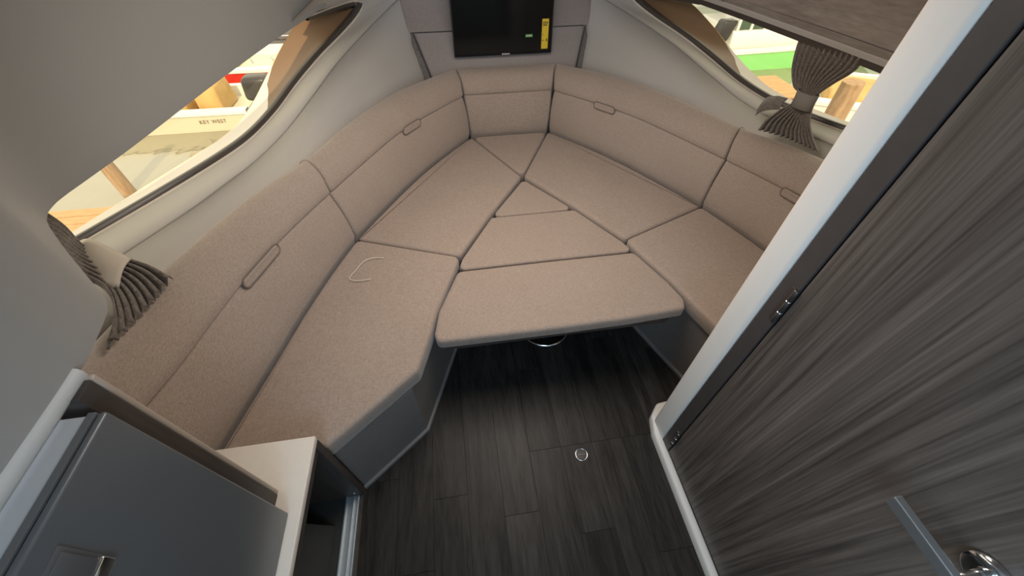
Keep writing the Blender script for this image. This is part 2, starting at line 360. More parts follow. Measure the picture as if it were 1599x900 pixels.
# side liners (walls), windows -------------------------------------
def side(sgn, sname, num):
    N = 90
    cr = crom(CREASE, N); tr = crom(TRIM[:11], N)          # along the sill to just before the tip
    tp = crom([(x, y, 0.0) for x, y in TOP], N)
    # lower rows: run from the aft end to the bow corner
    bowz = [(0.46, 2.60), (0.49, 2.64)]
    low = crom([(1.66, 0.55, 0.72), (1.46, 0.76, 0.72), (1.355, 0.98, 0.72), (1.29, 1.16, 0.72), (1.19, 1.38, 0.72), (1.06, 1.61, 0.72), (0.935, 1.88, 0.72), (0.81, 2.12, 0.72), (0.68, 2.33, 0.73), (0.49, 2.645, 0.725), (0.43, 2.755, 0.725)], N)
    base = low.copy(); base[:, 2] = -0.05
    mid = low*0.52+cr*0.48; mid[:, 2] -= 0.012
    q3 = low*0.022+cr*0.978
    q4 = cr*0.96+tr*0.04; q4[:, 2] += 0.002
    cr = cr.copy(); cr[:, 2] -= 0.009
    tr2 = tr.copy()
    rows = [base, low, low*0.75+cr*0.25, mid, q3, cr, q4, tr*0.5+cr*0.5, tr2]
    rows = [[(sgn*p[0], p[1], p[2]) for p in r] for r in rows]
    w = struct(obj('wall_'+sname, loft(rows), M['gel']))
    sl_ = crom(CREASE, N); obj('moulding_joint', tube([(sgn*p[0], p[1], p[2]-0.0015) for p in sl_], 0.0022, 6), M['joint'], w)
    # forward return of the wall above the crease, closing from the window tip to the bow panel and up to the liner
    a = np.array([tr[-1], (0.785, 2.735, 1.085), (0.815, 2.70, 1.108), (0.885, 2.50, 1.13), (0.955, 2.25, 1.15), (1.0, 2.05, 1.16)])
    a = crom(a, 24)
    b = crom([(0.545, 2.98, 1.095), (0.57, 3.0, 1.12), (0.60, 3.04, 1.20), (0.79, 2.62, 1.25), (0.87, 2.32, 1.23), (0.94, 2.05, 1.20)], 24)
    rows2 = [[(sgn*(p[0]*(1-s)+q[0]*s), p[1]*(1-s)+q[1]*s, p[2]*(1-s)+q[2]*s) for p, q in zip(a, b)] for s in np.linspace(0, 1, 6)]
    wu = obj('window_brow', loft(rows2), M['gel'], w)
    # window: bronze trim flange, reveal, pane
    win = struct(thing('window_%d' % num, (sgn*1.4, 1.5, 0.8)))
    win['label'] = 'long tapering cabin window in the %s side' % sname
    T = crom(TRIM, 120); G = crom(GLASS, 120)
    # flange: flat bronze strip standing a little proud on the room side
    Tn = np.gradient(T, axis=0); Tn /= np.linalg.norm(Tn, axis=1)[:, None]
    out = G-T; out -= Tn*(out*Tn).sum(1)[:, None]; out /= np.linalg.norm(out, axis=1)[:, None]
    nrm = np.cross(Tn, out); nrm /= np.linalg.norm(nrm, axis=1)[:, None]
    if nrm[20][2] < 0: nrm = -nrm
    fr = [T-nrm*0.004, T+nrm*0.019, T+nrm*0.023+out*0.004, T+nrm*0.023+out*0.022, T+nrm*0.019+out*0.027, T+out*0.029-nrm*0.012]
    obj('trim_flange', loft([[(sgn*p[0], p[1], p[2]) for p in r] for r in fr]), M['bronze'], win)
    lip = [T-out*0.006-nrm*0.003, T-out*0.006+nrm*0.003, T-out*0.002+nrm*0.005, T+out*0.002+nrm*0.004]
    obj('bright_edge', loft([[(sgn*p[0], p[1], p[2]) for p in r] for r in lip]), M['cream'], win)
    # reveal out to the glass: cream sill, brown-tan part toward the tip
    T2 = T+out*0.026-nrm*0.004
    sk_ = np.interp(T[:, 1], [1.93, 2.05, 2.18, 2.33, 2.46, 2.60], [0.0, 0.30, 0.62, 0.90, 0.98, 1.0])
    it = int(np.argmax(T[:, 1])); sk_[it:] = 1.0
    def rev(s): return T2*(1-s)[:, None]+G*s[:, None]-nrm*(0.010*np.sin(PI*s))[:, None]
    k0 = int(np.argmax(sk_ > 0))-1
    obj('sill', loft([[(sgn*p[0], p[1], p[2]) for p in rev(sk_+(1-sk_)*q)[:it]] for q in np.linspace(0, 1, 7)]), M['reveal'], win)
    obj('tip_reveal', loft([[(sgn*p[0], p[1], p[2]) for p in rev(sk_*q)[k0:]] for q in np.linspace(0, 1, 7)]), M['tanreveal'], win)
    # pane, ruled from the sill up to the roof edge
    Gp = G[:it+6]
    Tp = crom([(1.68, 0.74, 1.21), (1.42, 1.26, 1.21), (1.21, 1.75, 1.21), (1.12, 2.05, 1.21), (1.03, 2.35, 1.21), (0.985, 2.60, 1.20)], len(Gp))
    rows_ = [[(sgn*p[0], p[1], p[2]) for p in (Gp*(1-q)+Tp*q)] for q in np.linspace(0, 1, 5)]
    pane = obj('pane', loft(rows_), M['glass'], win)
    pane.modifiers.new('thickness', 'SOLIDIFY').thickness = 0.005
    # soffit: underside of the cabin roof edge, out to the glass; end walls closing the bay
    E = crom([(x, y, ZE) for x, y in EDGE[2:]], 80)
    O = resamp(np.vstack([[(1.75, 0.20, 1.21)], Tp, [(0.86, 2.95, 1.2)]]), 80)
    obj('soffit', loft([[(sgn*p[0], p[1], p[2]) for p in r] for r in (E, E*0.5+O*0.5, O)]), M['gel'], win)
    obj('aft_end', ([(sgn*2.05, 0.74, 0.70), (sgn*1.60, 0.60, 0.70), (sgn*1.60, 0.60, 1.25), (sgn*2.05, 0.74, 1.25)], [(0, 1, 2, 3)]), M['gel'], win, smooth=False)
    return w, win
wp, winp = side(-1, 'port', 1)
ws, wins = side(1, 'starboard', 2)

# cabin roof liner, port: one moulded sheet from the window brow up to the ceiling
PROF = [(0.0, 0.0), (0.004, 0.012), (0.012, 0.04), (0.035, 0.12), (0.075, 0.22), (0.14, 0.34), (0.24, 0.45), (0.40, 0.53), (0.62, 0.58), (0.95, 0.60)]
E = crom([(x, y, ZE) for x, y in EDGE], 140)
rows = []
for k, (dx, dz) in enumerate(PROF):
    s = k/(len(PROF)-1)
    row = []
    for p in E:
        q = np.array([-p[0], p[1]]); g_ = np.array([-0.30, p[1]*0.35-0.12])-q; L_ = np.linalg.norm(g_)
        q = q+g_*min(dx*1.1/0.95, 0.97)
        row.append((q[0], q[1], p[2]+dz))
    rows.append(row)
struct(obj('wall_port_upper', loft(rows), M['liner']))
# rolled lip along its lower edge over the fridge
lipP = [(0.92, -0.60), (0.92, 0.20), (0.919, 0.372)]
prof = [(0.014, -0.002), (0.004, -0.010), (-0.004, -0.010), (-0.009, -0.003), (-0.010, 0.006), (-0.007, 0.013), (-0.001, 0.016)]
obj_l = struct(obj('trim_1', loft([[(-(p[0]+a), p[1], ZE+b) for p in resamp(lipP, 20)] for a, b in prof]), M['lip']))
# starboard upper: bronze strip, cream lip and wood veneer panel on the same sweep
ES = crom([(x, y, ZE) for x, y in EDGE[5:]], 120)
ws2 = struct(thing('wall_starboard_upper', (1.0, 1.5, ZE)))
def band(p0, p1, n=3):
    rs = []
    for s in np.linspace(0, 1, n):
        dx = p0[0]*(1-s)+p1[0]*s; dz = p0[1]*(1-s)+p1[1]*s
        rs.append([(p[0]-dx, p[1], p[2]+dz) for p in ES])
    return loft(rs)
obj('bronze_strip', band((-0.002, -0.012), (0.004, 0.012)), M['bronze'], ws2)
obj('cream_lip', join(band((0.004, 0.012), (0.014, 0.013)), band((0.014, 0.013), (0.022, 0.030)), band((0.022, 0.030), (0.018, 0.034))), M['gel'], ws2)
obj('veneer_border', join(band((0.018, 0.034), (0.034, 0.062))), M['overhead'], ws2)
obj('border_groove', band((0.034, 0.062), (0.032, 0.066)), M['jamb'], ws2)
rs = []
for dx, dz in [(0.032, 0.066), (0.06, 0.14), (0.12, 0.27), (0.22, 0.40), (0.40, 0.51), (0.65, 0.58), (0.95, 0.60)]:
    rs.append([(max(p[0]-dx, -0.02), p[1], p[2]+dz*(1-0.25*max(0, p[1]-1.0)/2)) for p in ES])
obj('veneer_panel', loft(rs), M['overhead'], ws2)
# ceiling over the aisle and the fore cabin
cl = struct(obj('ceiling', loft([[(x, y, 1.76-0.10*max(0, y-1.0)) for x in (-0.8, -0.3, 0.3, 0.9, 1.5)] for y in (-0.35, 0.3, 1.0, 2.0, 3.05)]), M['liner']))
sunshade = struct(obj('ceiling_sunshade', box(-1.9, 1.9, -3.1, -0.36, 2.28, 2.34, 0.02), M['gel']))  # roof slab added out of view to keep sun off the door
sunblock = struct(obj('wall_sunblock', box(-1.9, 1.9, -1.05, -0.98, -0.05, 0.92, 0.01), M['gel'])); sunblock['label'] = 'added unseen white sun blocker below the companionway'  # unseen panel added to stop low sun coming in from astern
sunshade['label'] = 'added unseen white hardtop aft of the companionway'
# bow: padded panel in two courses with grey gussets
def bowp(x, z, d=0.0): return (x, 2.64+max(z-0.72, -0.06)*0.745-d, z)
wb = struct(obj('wall_bow', loft([[bowp(x, z, -0.03) for x in (-0.95, -0.5, 0, 0.5, 0.95)] for z in (-0.05, 0.66, 0.72, 0.9, 1.2, 1.75)]), M['gel']))
def pad(name, x0a, x0b, z0, z1, th, m, parent, r=0.02):
    rows = []
    for i, z in enumerate(np.linspace(z0, z1, 14)):
        s = (z-z0)/(z1-z0); hw = x0a*(1-s)+x0b*s
        e = min(z-z0, z1-z); dz = r-math.sqrt(max(0, r*r-max(0, r-e)**2))
        row = []
        for t in (-1, -0.985, -0.95, -0.6, 0, 0.6, 0.95, 0.985, 1):
            de = {1: r, 0.985: r*0.25, 0.95: 0}.get(abs(t), 0)
            row.append(bowp(t*hw, z, th-max(dz, de)))
        rows.append([bowp(-hw, z, -0.03)]+row+[bowp(hw, z, -0.03)])
    return obj(name, loft(rows), m, parent)
pad('padded_panel_lower', 0.405, 0.530, 0.60, 0.925, 0.045, M['bowcloth'], wb)
pad('padded_panel_upper', 0.568, 0.66, 0.928, 1.50, 0.03, M['bowcloth'], wb, 0.012)
for s in (-1, 1):
    V = []
    rws = []
    for t in np.linspace(0, 1, 8):
        z = 0.60+0.325*t; hw = 0.405+0.125*t; wd = 0.075*(1-max(0, (t-0.75)/0.25)**2*0.75)
        rws.append([bowp(s*(hw-0.002), z, 0.030), bowp(s*(hw+0.004), z, 0.034), bowp(s*(hw+wd*0.5), z, 0.024), bowp(s*(hw+wd), z, 0.004), bowp(s*(hw+wd), z, -0.03)])
    obj('gusset', loft(rws), M['greycloth'], wb)
    obj('gusset_piping', tube([bowp(s*(0.405+0.125*t), 0.60+0.325*t, 0.040) for t in np.linspace(0, 1, 10)], 0.004, 6), M['jamb'], wb)

# head compartment: corner post, bulkhead, threshold, door ------------
bk = struct(obj('wall_aft', box(0.40, 1.75, 0.53, 0.60, -0.02, 1.80, 0.004), M['gel'], smooth=False))
postP = round_poly([(0.352, 0.511), (0.352, 0.592), (0.372, 0.606), (0.46, 0.606), (0.46, 0.511)], 0.016, 6)
pt = struct(obj('trim_2', loft([[(x, y, z) for x, y in postP] for z in (0.0, 0.5, 1.0, 1.5, 1.80)], True, True), M['post'], ang=50))
pt['label'] = 'satin white corner moulding beside the veneered door'
thP = round_poly([(0.330, -0.6), (0.330, 0.54), (0.350, 0.615), (0.395, 0.665), (0.47, 0.672), (0.47, 0.60), (0.362, 0.56), (0.357, -0.6)], 0.03, 6)
tt = struct(obj('trim_3', loft([[(x, y, 0.0) for x, y in thP], [(x, y, 0.034) for x, y in thP], [(x, y, 0.041) for x, y in inset(thP, 0.004)], [(x, y, 0.043) for x, y in inset(thP, 0.010)]], True, True), M['post'], ang=55))
tt['label'] = 'white moulded threshold curving round the foot of the post'
dr = struct(thing('door_1', (0.37, 0.0, 0.04)))
dr['label'] = 'grey wood grained door with chrome lever at the right'
obj('door_leaf', box(0.3585, 0.392, -0.50, 0.459, 0.046, 1.78, 0.002), M['door'], dr, smooth=False)
obj('jamb', box(0.3555, 0.40, 0.4635, 0.5105, 0.038, 1.80, 0.0015), M['jamb'], dr, smooth=False)
obj('gap_seal', box(0.372, 0.40, 0.455, 0.468, 0.04, 1.80), M['black'], dr, smooth=False)
for zc in (0.957, 0.15, 1.66):
    h = obj('hinge', box(0.3515, 0.3565, 0.4665, 0.480, zc-0.055, zc+0.055, 0.0008), M['hinge'], dr, smooth=False)
    for q, (a, b) in enumerate(((-0.055, -0.0205), (-0.0185, 0.0185), (0.0205, 0.055))):
        obj('knuckle', lathe([(0.0052, zc+a), (0.0058, zc+a+0.001), (0.0058, zc+b-0.001), (0.0052, zc+b)], 14, (0.3525, 0.4655, 0)), M['hinge'], h)
    for a in (-0.0195, 0.0195):
        obj('washer', lathe([(0.0064, zc+a-0.0012), (0.0066, zc+a), (0.0064, zc+a+0.0012)], 16, (0.3525, 0.4655, 0)), M['chrome'], h)
hd = obj('rose', lathe([(0.031, 0.358), (0.031, 0.353), (0.029, 0.3495), (0.022, 0.3475), (0.012, 0.347)], 40, (0, -0.034, 0.940), 'x'), M['chrome'], dr)
hd['label'] = 'round chrome handle rose'
obj('neck', lathe([(0.0105, 0.348), (0.0095, 0.335), (0.0095, 0.318), (0.0115, 0.304)], 24, (0, -0.034, 0.941), 'x'), M['chrome'], dr)
lv = obj('lever', box(0.292, 0.306, -0.046, 0.077, 0.930, 0.953, 0.0015), M['steel'], dr, smooth=False)
lv['label'] = 'flat satin chrome lever pointing forward'

# ------------------------------------------------------------------ settee bases
def base(name, sgn, aft, label):
    P = [(0.845, 0.520), (0.604, 0.712), (0.458, 1.122), (0.30, 1.50), (0.03, 1.86), (0.03, 2.30), (0.22, 2.36), (0.46, 2.08), (0.72, 1.70), (0.84, 1.47), (1.0, 1.05), (1.13, 0.60), (1.15, 0.52)]
    if aft > 0.55:
        P = [(0.735, aft), (0.604, 0.712)] + P[2:-2] + [(1.12, aft)]
    P = np.array([(sgn*x, y) for x, y in P])
    e = thing(name, (sgn*0.8, 1.1, 0), label, 'settee base')
    obj('side_panel', loft([[(x, y, z) for x, y in P] for z in (0.0, 0.36)], True, True), M['grey_base'], e, smooth=False)
    q = inset(P, -0.010)
    obj('kick_strip', loft([[(x, y, 0.0) for x, y in q], [(x, y, 0.016) for x, y in q], [(x, y, 0.020) for x, y in inset(P, -0.006)], [(x, y, 0.020) for x, y in inset(P, 0.01)]], True, False), M['plinth'], e, smooth=False)
    return e
base('settee_base', -1, 0.52, 'grey laminate settee base under the left seat cushions')
base('settee_base', 1, 0.612, 'grey laminate settee base behind the white post')

# ------------------------------------------------------------------ seat cushions
ZS = 0.44
def arc(c, y0, y1, n=9):
    ys = np.linspace(y0, y1, n); o = np.argsort(c[:, 1])
    return [(float(np.interp(y, c[o, 1], c[o, 0])), float(y)) for y in ys]
def seatmirror(P, s): return [(s*x, y) for x, y in P]
FW = [(0.0065, 1.906), (0.248, 2.398)] + arc(bot_c, 2.36, 1.52, 9) + [(0.859, 1.490), (0.388, 1.303), (0.222, 1.578)]
AFT = [(0.388, 1.302), (0.859, 1.489)] + arc(bot_c, 1.44, 0.56, 10) + [(1.168, 0.516), (0.846, 0.510), (0.568, 0.742), (0.520, 0.90), (0.496, 1.0), (0.412, 1.222)]
AFTS = [(0.388, 1.302), (0.859, 1.489)] + arc(bot_c, 1.44, 0.66, 9) + [(1.135, 0.612), (0.722, 0.612), (0.568, 0.742), (0.520, 0.90), (0.496, 1.0), (0.412, 1.222)]
def seat(P, z0, z1, label, group, name='seat_cushion', **k):
    o = obj(name, cushion(P, z0, z1, **k), M['seat'])
    for f in o.data.polygons:
        if len(f.vertices) > 8: f.use_smooth = False
    return tag(o, label, 'cushion', group)
G1 = 'berth seat cushions'
seat(seatmirror(FW, -1), 0.36, ZS, 'long taupe seat cushion on the forward left side of the berth', G1)
seat(seatmirror(FW, 1), 0.36, ZS, 'long taupe seat cushion on the forward right side of the berth', G1)
seat(seatmirror(AFT, -1), 0.36, ZS, 'large taupe seat cushion with a loose pale cord lying on it', G1)
seat(seatmirror(AFTS, 1), 0.36, ZS, 'taupe seat cushion running behind the white door post', G1)
seat([(-0.2445, 2.40), (0.2445, 2.40), (0.0, 1.905)], 0.36, ZS, 'small triangular taupe seat cushion at the bow below the television', G1)
ZF = 0.427
G2 = 'infill cushions between the seats'
seat([(0, 1.893), (-0.214, 1.580), (0.214, 1.580)], 0.372, ZF, 'small triangular infill cushion at the point between the seats', G2, 'infill_cushion', corner=0.024, r=0.010, gap=0.0012)
seat([(-0.216, 1.576), (0.216, 1.576), (0.378, 1.30), (0.405, 1.232), (0.0, 1.232), (-0.403, 1.228), (-0.378, 1.30)], 0.372, ZF, 'middle trapezoid infill cushion between the left and right seats', G2, 'infill_cushion', corner=0.024, r=0.010, gap=0.0012)
seat([(-0.405, 1.224), (0.0, 1.228), (0.407, 1.228), (0.484, 1.03), (0.512, 0.925), (0.495, 0.872), (0.25, 0.860), (0.0, 0.856), (-0.25, 0.857), (-0.500, 0.858), (-0.514, 0.90), (-0.494, 1.01)], 0.372, ZF, 'wide front infill cushion lying on the table over the floor', G2, 'infill_cushion', corner=0.03)

# table under the front infill cushion
tb = thing('dinette_table', (0, 1.15, 0), 'dark edged drop table on a chrome pedestal under the front cushion', 'table')
tP = inset(round_poly([(-0.36, 1.26), (-0.17, 1.60), (0.17, 1.60), (0.36, 1.26), (0.45, 1.0), (0.478, 0.875), (-0.478, 0.872), (-0.45, 1.0)], 0.05, 6), 0.0)
obj('table_top', loft([[(x, y, 0.335) for x, y in inset(tP, 0.01)], [(x, y, 0.345) for x, y in tP], [(x, y, 0.372) for x, y in tP]], True, True), M['bronze'], tb, ang=40)
obj('pedestal', lathe([(0.045, 0.012), (0.035, 0.03), (0.035, 0.31), (0.07, 0.335)], 28, (0.0, 1.17, 0)), M['chrome'], tb)
obj('pedestal_foot', lathe([(0.125, 0.0), (0.125, 0.006), (0.118, 0.011), (0.05, 0.016)], 40, (0.0, 1.17, 0)), M['chrome'], tb)

# loose cord
cp = crom([(-0.722, 1.33, ZS+0.008), (-0.765, 1.337, ZS+0.008), (-0.805, 1.322, ZS+0.008), (-0.84, 1.262, ZS+0.008), (-0.857, 1.222, ZS+0.008), (-0.835, 1.208, ZS+0.008), (-0.80, 1.204, ZS+0.008), (-0.767, 1.207, ZS+0.008)], 40)
tag(obj('cord', tube(cp, 0.0016, 6), M['cord']), 'thin pale cord bent in a hook on the left seat', 'cord')

# ------------------------------------------------------------------ back cushions
def backrest(name, sgn, B, Sm, T, label, tab=None, zt=0.793):
    """B, Sm, T: matching plan polylines (bottom, seam, top) of the front face"""
    n = 46
    B = resamp(B, 200); Sm = resamp(Sm, 200); T = resamp(T, 200)
    Ltot = float(np.linalg.norm(np.diff(B, axis=0), axis=1).sum())
    r = 0.014
    st = sorted(set([0, 0.003/Ltot, 0.007/Ltot, r/Ltot] + list(np.linspace(0.03, 0.97, n)) + [1-r/Ltot, 1-0.007/Ltot, 1-0.003/Ltot, 1]))
    rows = []; frames = []
    for s in st:
        i = s*199; a = int(min(i, 198)); f = i-a
        b = B[a]*(1-f)+B[a+1]*f; sm = Sm[a]*(1-f)+Sm[a+1]*f; t = T[a]*(1-f)+T[a+1]*f
        k0, k1 = max(a-6, 0), min(a+7, 199)
        tan = B[k1]-B[k0]; tan /= np.linalg.norm(tan)
        nn = np.array([-tan[1], tan[0]])
        if nn @ (t-b) < 0: nn = -nn
        d = min(s, 1-s)*Ltot
        push = r-math.sqrt(max(0, r*r-max(0, r-d)**2))
        zs = 0.675
        pts = []
        def P(q, off, z): pts.append((q[0]+nn[0]*(off+push), q[1]+nn[1]*(off+push), z))
        P(b, 0.09, 0.40); P(b, 0.02, 0.40); P(b, 0.006, 0.447); P(b, 0.0, 0.462)
        for u in (0.2, 0.4, 0.6, 0.8):
            P(b*(1-u)+sm*u, -0.009*math.sin(PI*u), 0.462+(zs-0.012-0.462)*u)
        P(sm, 0.0, zs-0.014); P(sm, 0.004, zs-0.005); P(sm, 0.010, zs); P(sm, 0.004, zs+0.005); P(sm, -0.002, zs+0.014)
        # upper course rolling over to the top
        for u, zz in ((0.12, zs+0.035), (0.27, zs+0.066), (0.47, zs+0.090), (0.72, zt-0.008), (1.0, zt)):
            P(sm*(1-u)+t*u, -0.010*math.sin(PI*min(1, u*1.2)), zz)
        P(t, 0.022, zt-0.002); P(t, 0.040, zt-0.012); P(t, 0.048, zt-0.03); P(t, 0.048, zt-0.12)
        rows.append(pts)
    V, F = loft(rows, False, False)
    m = len(rows[0]); R = len(rows)
    F.append(tuple(range(m))); F.append(tuple((R-1)*m+j for j in range(m)))
    V = [(sgn*x, y, z) for x, y, z in V]
    mid = rows[R//2]
    e = thing(name, (sgn*float(B[100][0]), float(B[100][1]), 0.40), label, 'back cushion', 'berth back cushions')
    obj('padding', (V, F), M['back'], e, ang=70)
    if tab:
        s0, s1 = tab
        def surf(s, h, off):
            i = min(max(s, 0), 1)*199; a = int(min(i, 198)); f = i-a
            sm = Sm[a]*(1-f)+Sm[a+1]*f; b = B[a]*(1-f)+B[a+1]*f; t = T[a]*(1-f)+T[a+1]*f
            tan = Sm[min(a+5, 199)]-Sm[max(a-5, 0)]; tan /= np.linalg.norm(tan); nn = np.array([-tan[1], tan[0]])
            if nn @ (t-b) < 0: nn = -nn
            up = (sm-b)/(0.675-0.447)*h if h < 0 else (t-sm)*0.9*h/0.07*0.30
            q = sm+up-nn*(off+(0.007*min(1, h/0.012) if h > 0 else 0))
            return (sgn*q[0], q[1], 0.675+h)
        Ls = float(np.linalg.norm(np.diff(Sm, axis=0), axis=1).sum()); hw = 0.0165
        loop = []
        L = (s1-s0)*Ls
        for k in range(9):
            a = -PI/2+PI*k/8; loop.append((L-hw+hw*math.cos(a), hw*math.sin(a)))
        for k in range(9):
            a = PI/2+PI*k/8; loop.append((hw+hw*math.cos(a), hw*math.sin(a)))
        def ring(scale, off):
            return [surf(s0+(hw+(x-hw) if True else x)/Ls, h*scale, off) for x, h in loop]
        def ring2(ins, off):
            out = []
            for x, h in loop:
                cx = min(max(x, hw), L-hw); dx, dy = x-cx, h; q = (hw-ins)/hw
                out.append(surf(s0+(cx+dx*q)/Ls, dy*q, off))
            return out
        tabo = obj('pull_tab', loft([ring2(0, -0.004), ring2(0, 0.003), ring2(0.002, 0.0055), ring2(0.006, 0.0065), ring2(0.012, 0.0065)], True, True), M['back'], e)
        obj('piping', tube(ring2(-0.001, 0.0035), 0.0030, 6, True), M['tabpipe'], tabo)
    return e
def split(c, y0, y1):
    q = [tuple(p) for p in c if min(y0, y1) < p[1] < max(y0, y1)]
    f = lambda y: (float(np.interp(y, c[:, 1], c[:, 0])), y)
    q = [f(y0)]+sorted(q, key=lambda p: -p[1] if y0 > y1 else p[1])+[f(y1)]
    return q
g = 0.002
fwdB, fwdS, fwdT = split(bot_c, 2.398, 1.492+g), split(seam_c, 2.43, 1.518+g), split(top_c, 2.523, 1.59+g)
aftB, aftS, aftT = split(bot_c, 1.492-g, 0.375), split(seam_c, 1.518-g, 0.375), split(top_c, 1.59-g, 0.375)
aSB, aSS, aST = split(bot_c, 1.492-g, 0.612), split(seam_c, 1.518-g, 0.612), split(top_c, 1.59-g, 0.612)
def frac(c, y):
    c = np.array(c); d = np.r_[0, np.cumsum(np.linalg.norm(np.diff(c, axis=0), axis=1))]
    return float(np.interp(-y, -c[:, 1], d)/d[-1])
backrest('back_cushion', -1, fwdB, fwdS, fwdT, 'taupe back cushion along the forward left side', (frac(fwdS, 2.145), frac(fwdS, 2.035)))
backrest('back_cushion', 1, fwdB, fwdS, fwdT, 'taupe back cushion along the forward right side', (frac(fwdS, 2.215), frac(fwdS, 2.11)))
backrest('back_cushion', -1, aftB, aftS, aftT, 'long taupe back cushion under the left window and curtain', (frac(aftS, 1.20), frac(aftS, 1.01)))
backrest('back_cushion', 1, aSB, aSS, aST, 'taupe back cushion under the right curtain, partly behind the post', (frac(aSS, 1.255), frac(aSS, 1.07)))
backrest('back_cushion', 1, [(-0.2495, 2.40), (0.2495, 2.40)], [(-0.270, 2.437), (0.270, 2.437)], [(-0.298, 2.528), (0.298, 2.528)], 'short taupe back cushion at the bow directly below the television', None, 0.79)

# ------------------------------------------------------------------ television
tv = thing('television', (0, 2.63, 0.83), 'black flat television with a yellow sticker hanging at the bow', 'television')
obj('casing', box(-0.30, 0.292, 2.622, 2.655, 0.828, 1.185, 0.004), M['tvcase'], tv, ang=40)
obj('screen', box(-0.291, 0.283, 2.6205, 2.623, 0.842, 1.177), M['screen'], tv, smooth=False)
obj('wall_bracket', box(-0.10, 0.10, 2.655, 2.77, 0.95, 1.10, 0.004), M['tvcase'], tv, smooth=False)
lg = obj('maker_badge', join(box(-0.013, -0.005, 2.6195, 2.622, 0.832, 0.838), *[box(-0.002+k*0.0062, 0.0028+k*0.0062, 2.6195, 2.622, 0.8325, 0.8375) for k in range(6)]), M['white'], tv, smooth=False); lg['kind'] = 'stuff'
st = obj('energy_sticker', box(0.226, 0.266, 2.6190, 2.6205, 0.853, 1.008), M['yellow'], tv, smooth=False)
st['label'] = 'tall yellow energy sticker with small black print'
def pr(a, b, c, d): return box(0.226+a, 0.226+b, 2.6186, 2.6190, 0.853+c, 0.853+d)
obj('print', join(pr(0.004, 0.036, 0.136, 0.140), pr(0.004, 0.034, 0.130, 0.133), pr(0.005, 0.030, 0.121, 0.126), pr(0.004, 0.010, 0.074, 0.078), pr(0.005, 0.0115, 0.042, 0.048), pr(0.028, 0.0345, 0.040, 0.053)), M['ink'], st, smooth=False)['kind'] = 'stuff'
gs = obj('green_sticker', box(0.128, 0.172, 2.6190, 2.6205, 0.918, 0.934, 0.0004), M['green'], tv, smooth=False)
obj('print', join(*[box(0.134+k*0.0055, 0.1375+k*0.0055, 2.6186, 2.6190, 0.923, 0.9285) for k in range(6)]), M['white'], gs, smooth=False)['kind'] = 'stuff'

# ------------------------------------------------------------------ curtains
def pleats(rows, nu=90, amp=None, freq=11, nvec=(1, 0, 0), seed=0):
    """rows: list of (left point, right point, pleat depth); returns gathered cloth sheet of two skins"""
    rnd = random.Random(seed); ph = [rnd.uniform(-0.6, 0.6) for _ in range(nu)]
    R = []
    for (a, b, dpt, bow) in rows:
        a = np.array(a); b = np.array(b); row = []
        ax = (b-a)/(np.linalg.norm(b-a)+1e-9); nv = np.array(nvec, float); nv -= ax*(nv@ax); nv /= np.linalg.norm(nv)
        for i in range(nu):
            s = i/(nu-1); w = math.sin(2*PI*freq*s+0.8*math.sin(5*s+seed))*dpt
            p = a*(1-s)+b*s+nv*(w+bow*math.sin(PI*s))+np.array([0, 0, -0.6*abs(dpt)*0])
            row.append(p)
        R.append(row)
    return R, nvec
def cloth(name, rows, m, parent, **k):
    R, nv = pleats(rows, **k)
    # resample rows smoothly in the other direction
    A = np.array(R); n2 = 40
    out = np.stack([crom(A[:, j], n2) for j in range(A.shape[1])], 1)
    o = obj(name, loft([list(r) for r in out]), m, parent)
    md = o.modifiers.new('thickness', 'SOLIDIFY'); md.thickness = 0.003
    return o
# starboard: hung at the window brow, tied at half height, tail on the shelf
cs = thing('curtain', (1.10, 1.45, 0.80), 'dark gathered curtain tied in the middle across the right window', 'curtain', 'tied back curtains')
cloth('cloth', [((1.085, 1.625, 1.165), (1.125, 1.330, 1.165), 0.005, 0), ((1.09, 1.62, 1.11), (1.13, 1.345, 1.115), 0.007, 0), ((1.10, 1.60, 1.04), (1.13, 1.405, 1.045), 0.009, -0.01), ((1.11, 1.555, 0.985), (1.128, 1.445, 0.99), 0.010, -0.014), ((1.117, 1.520, 0.970), (1.127, 1.440, 0.973), 0.008, -0.016), ((1.117, 1.512, 0.945), (1.127, 1.438, 0.95), 0.008, -0.016), ((1.09, 1.54, 0.895), (1.13, 1.41, 0.895), 0.011, -0.02), ((1.055, 1.555, 0.845), (1.15, 1.375, 0.845), 0.014, -0.02), ((1.030, 1.545, 0.806), (1.165, 1.325, 0.806), 0.016, -0.02)],
      M['curtain'], cs, nu=130, freq=12, nvec=(-1, -0.35, 0.1), seed=2)
def bandring(name, c, ax_u, ax_v, up, ru, rv, h, m, parent):
    c = np.array(c); u = np.array(ax_u, float); u /= np.linalg.norm(u); v = np.array(ax_v, float); v /= np.linalg.norm(v); w = np.array(up, float); w /= np.linalg.norm(w)
    rows = []
    for t, e in ((-0.5, 0.0), (-0.48, 0.003), (0.0, 0.0015), (0.48, 0.003), (0.5, 0.0)):
        rows.append([tuple(c+u*(ru+e)*math.cos(2*PI*j/36)+v*(rv+e)*math.sin(2*PI*j/36)+w*h*t) for j in range(36)])
    return obj(name, loft(rows, True), m, parent)
bandring('tieback', (1.113, 1.475, 0.960), (0.1, -0.95, 0.05), (-1, -0.1, 0.0), (0.0, 0.06, 1), 0.047, 0.026, 0.062, M['band2'], cs)
tl = [[(1.085, 1.535, 0.945), (1.09, 1.60, 0.930), (1.10, 1.665, 0.90), (1.10, 1.685, 0.875)], [(1.065, 1.530, 0.90), (1.06, 1.585, 0.875), (1.062, 1.63, 0.845), (1.06, 1.645, 0.822)]]
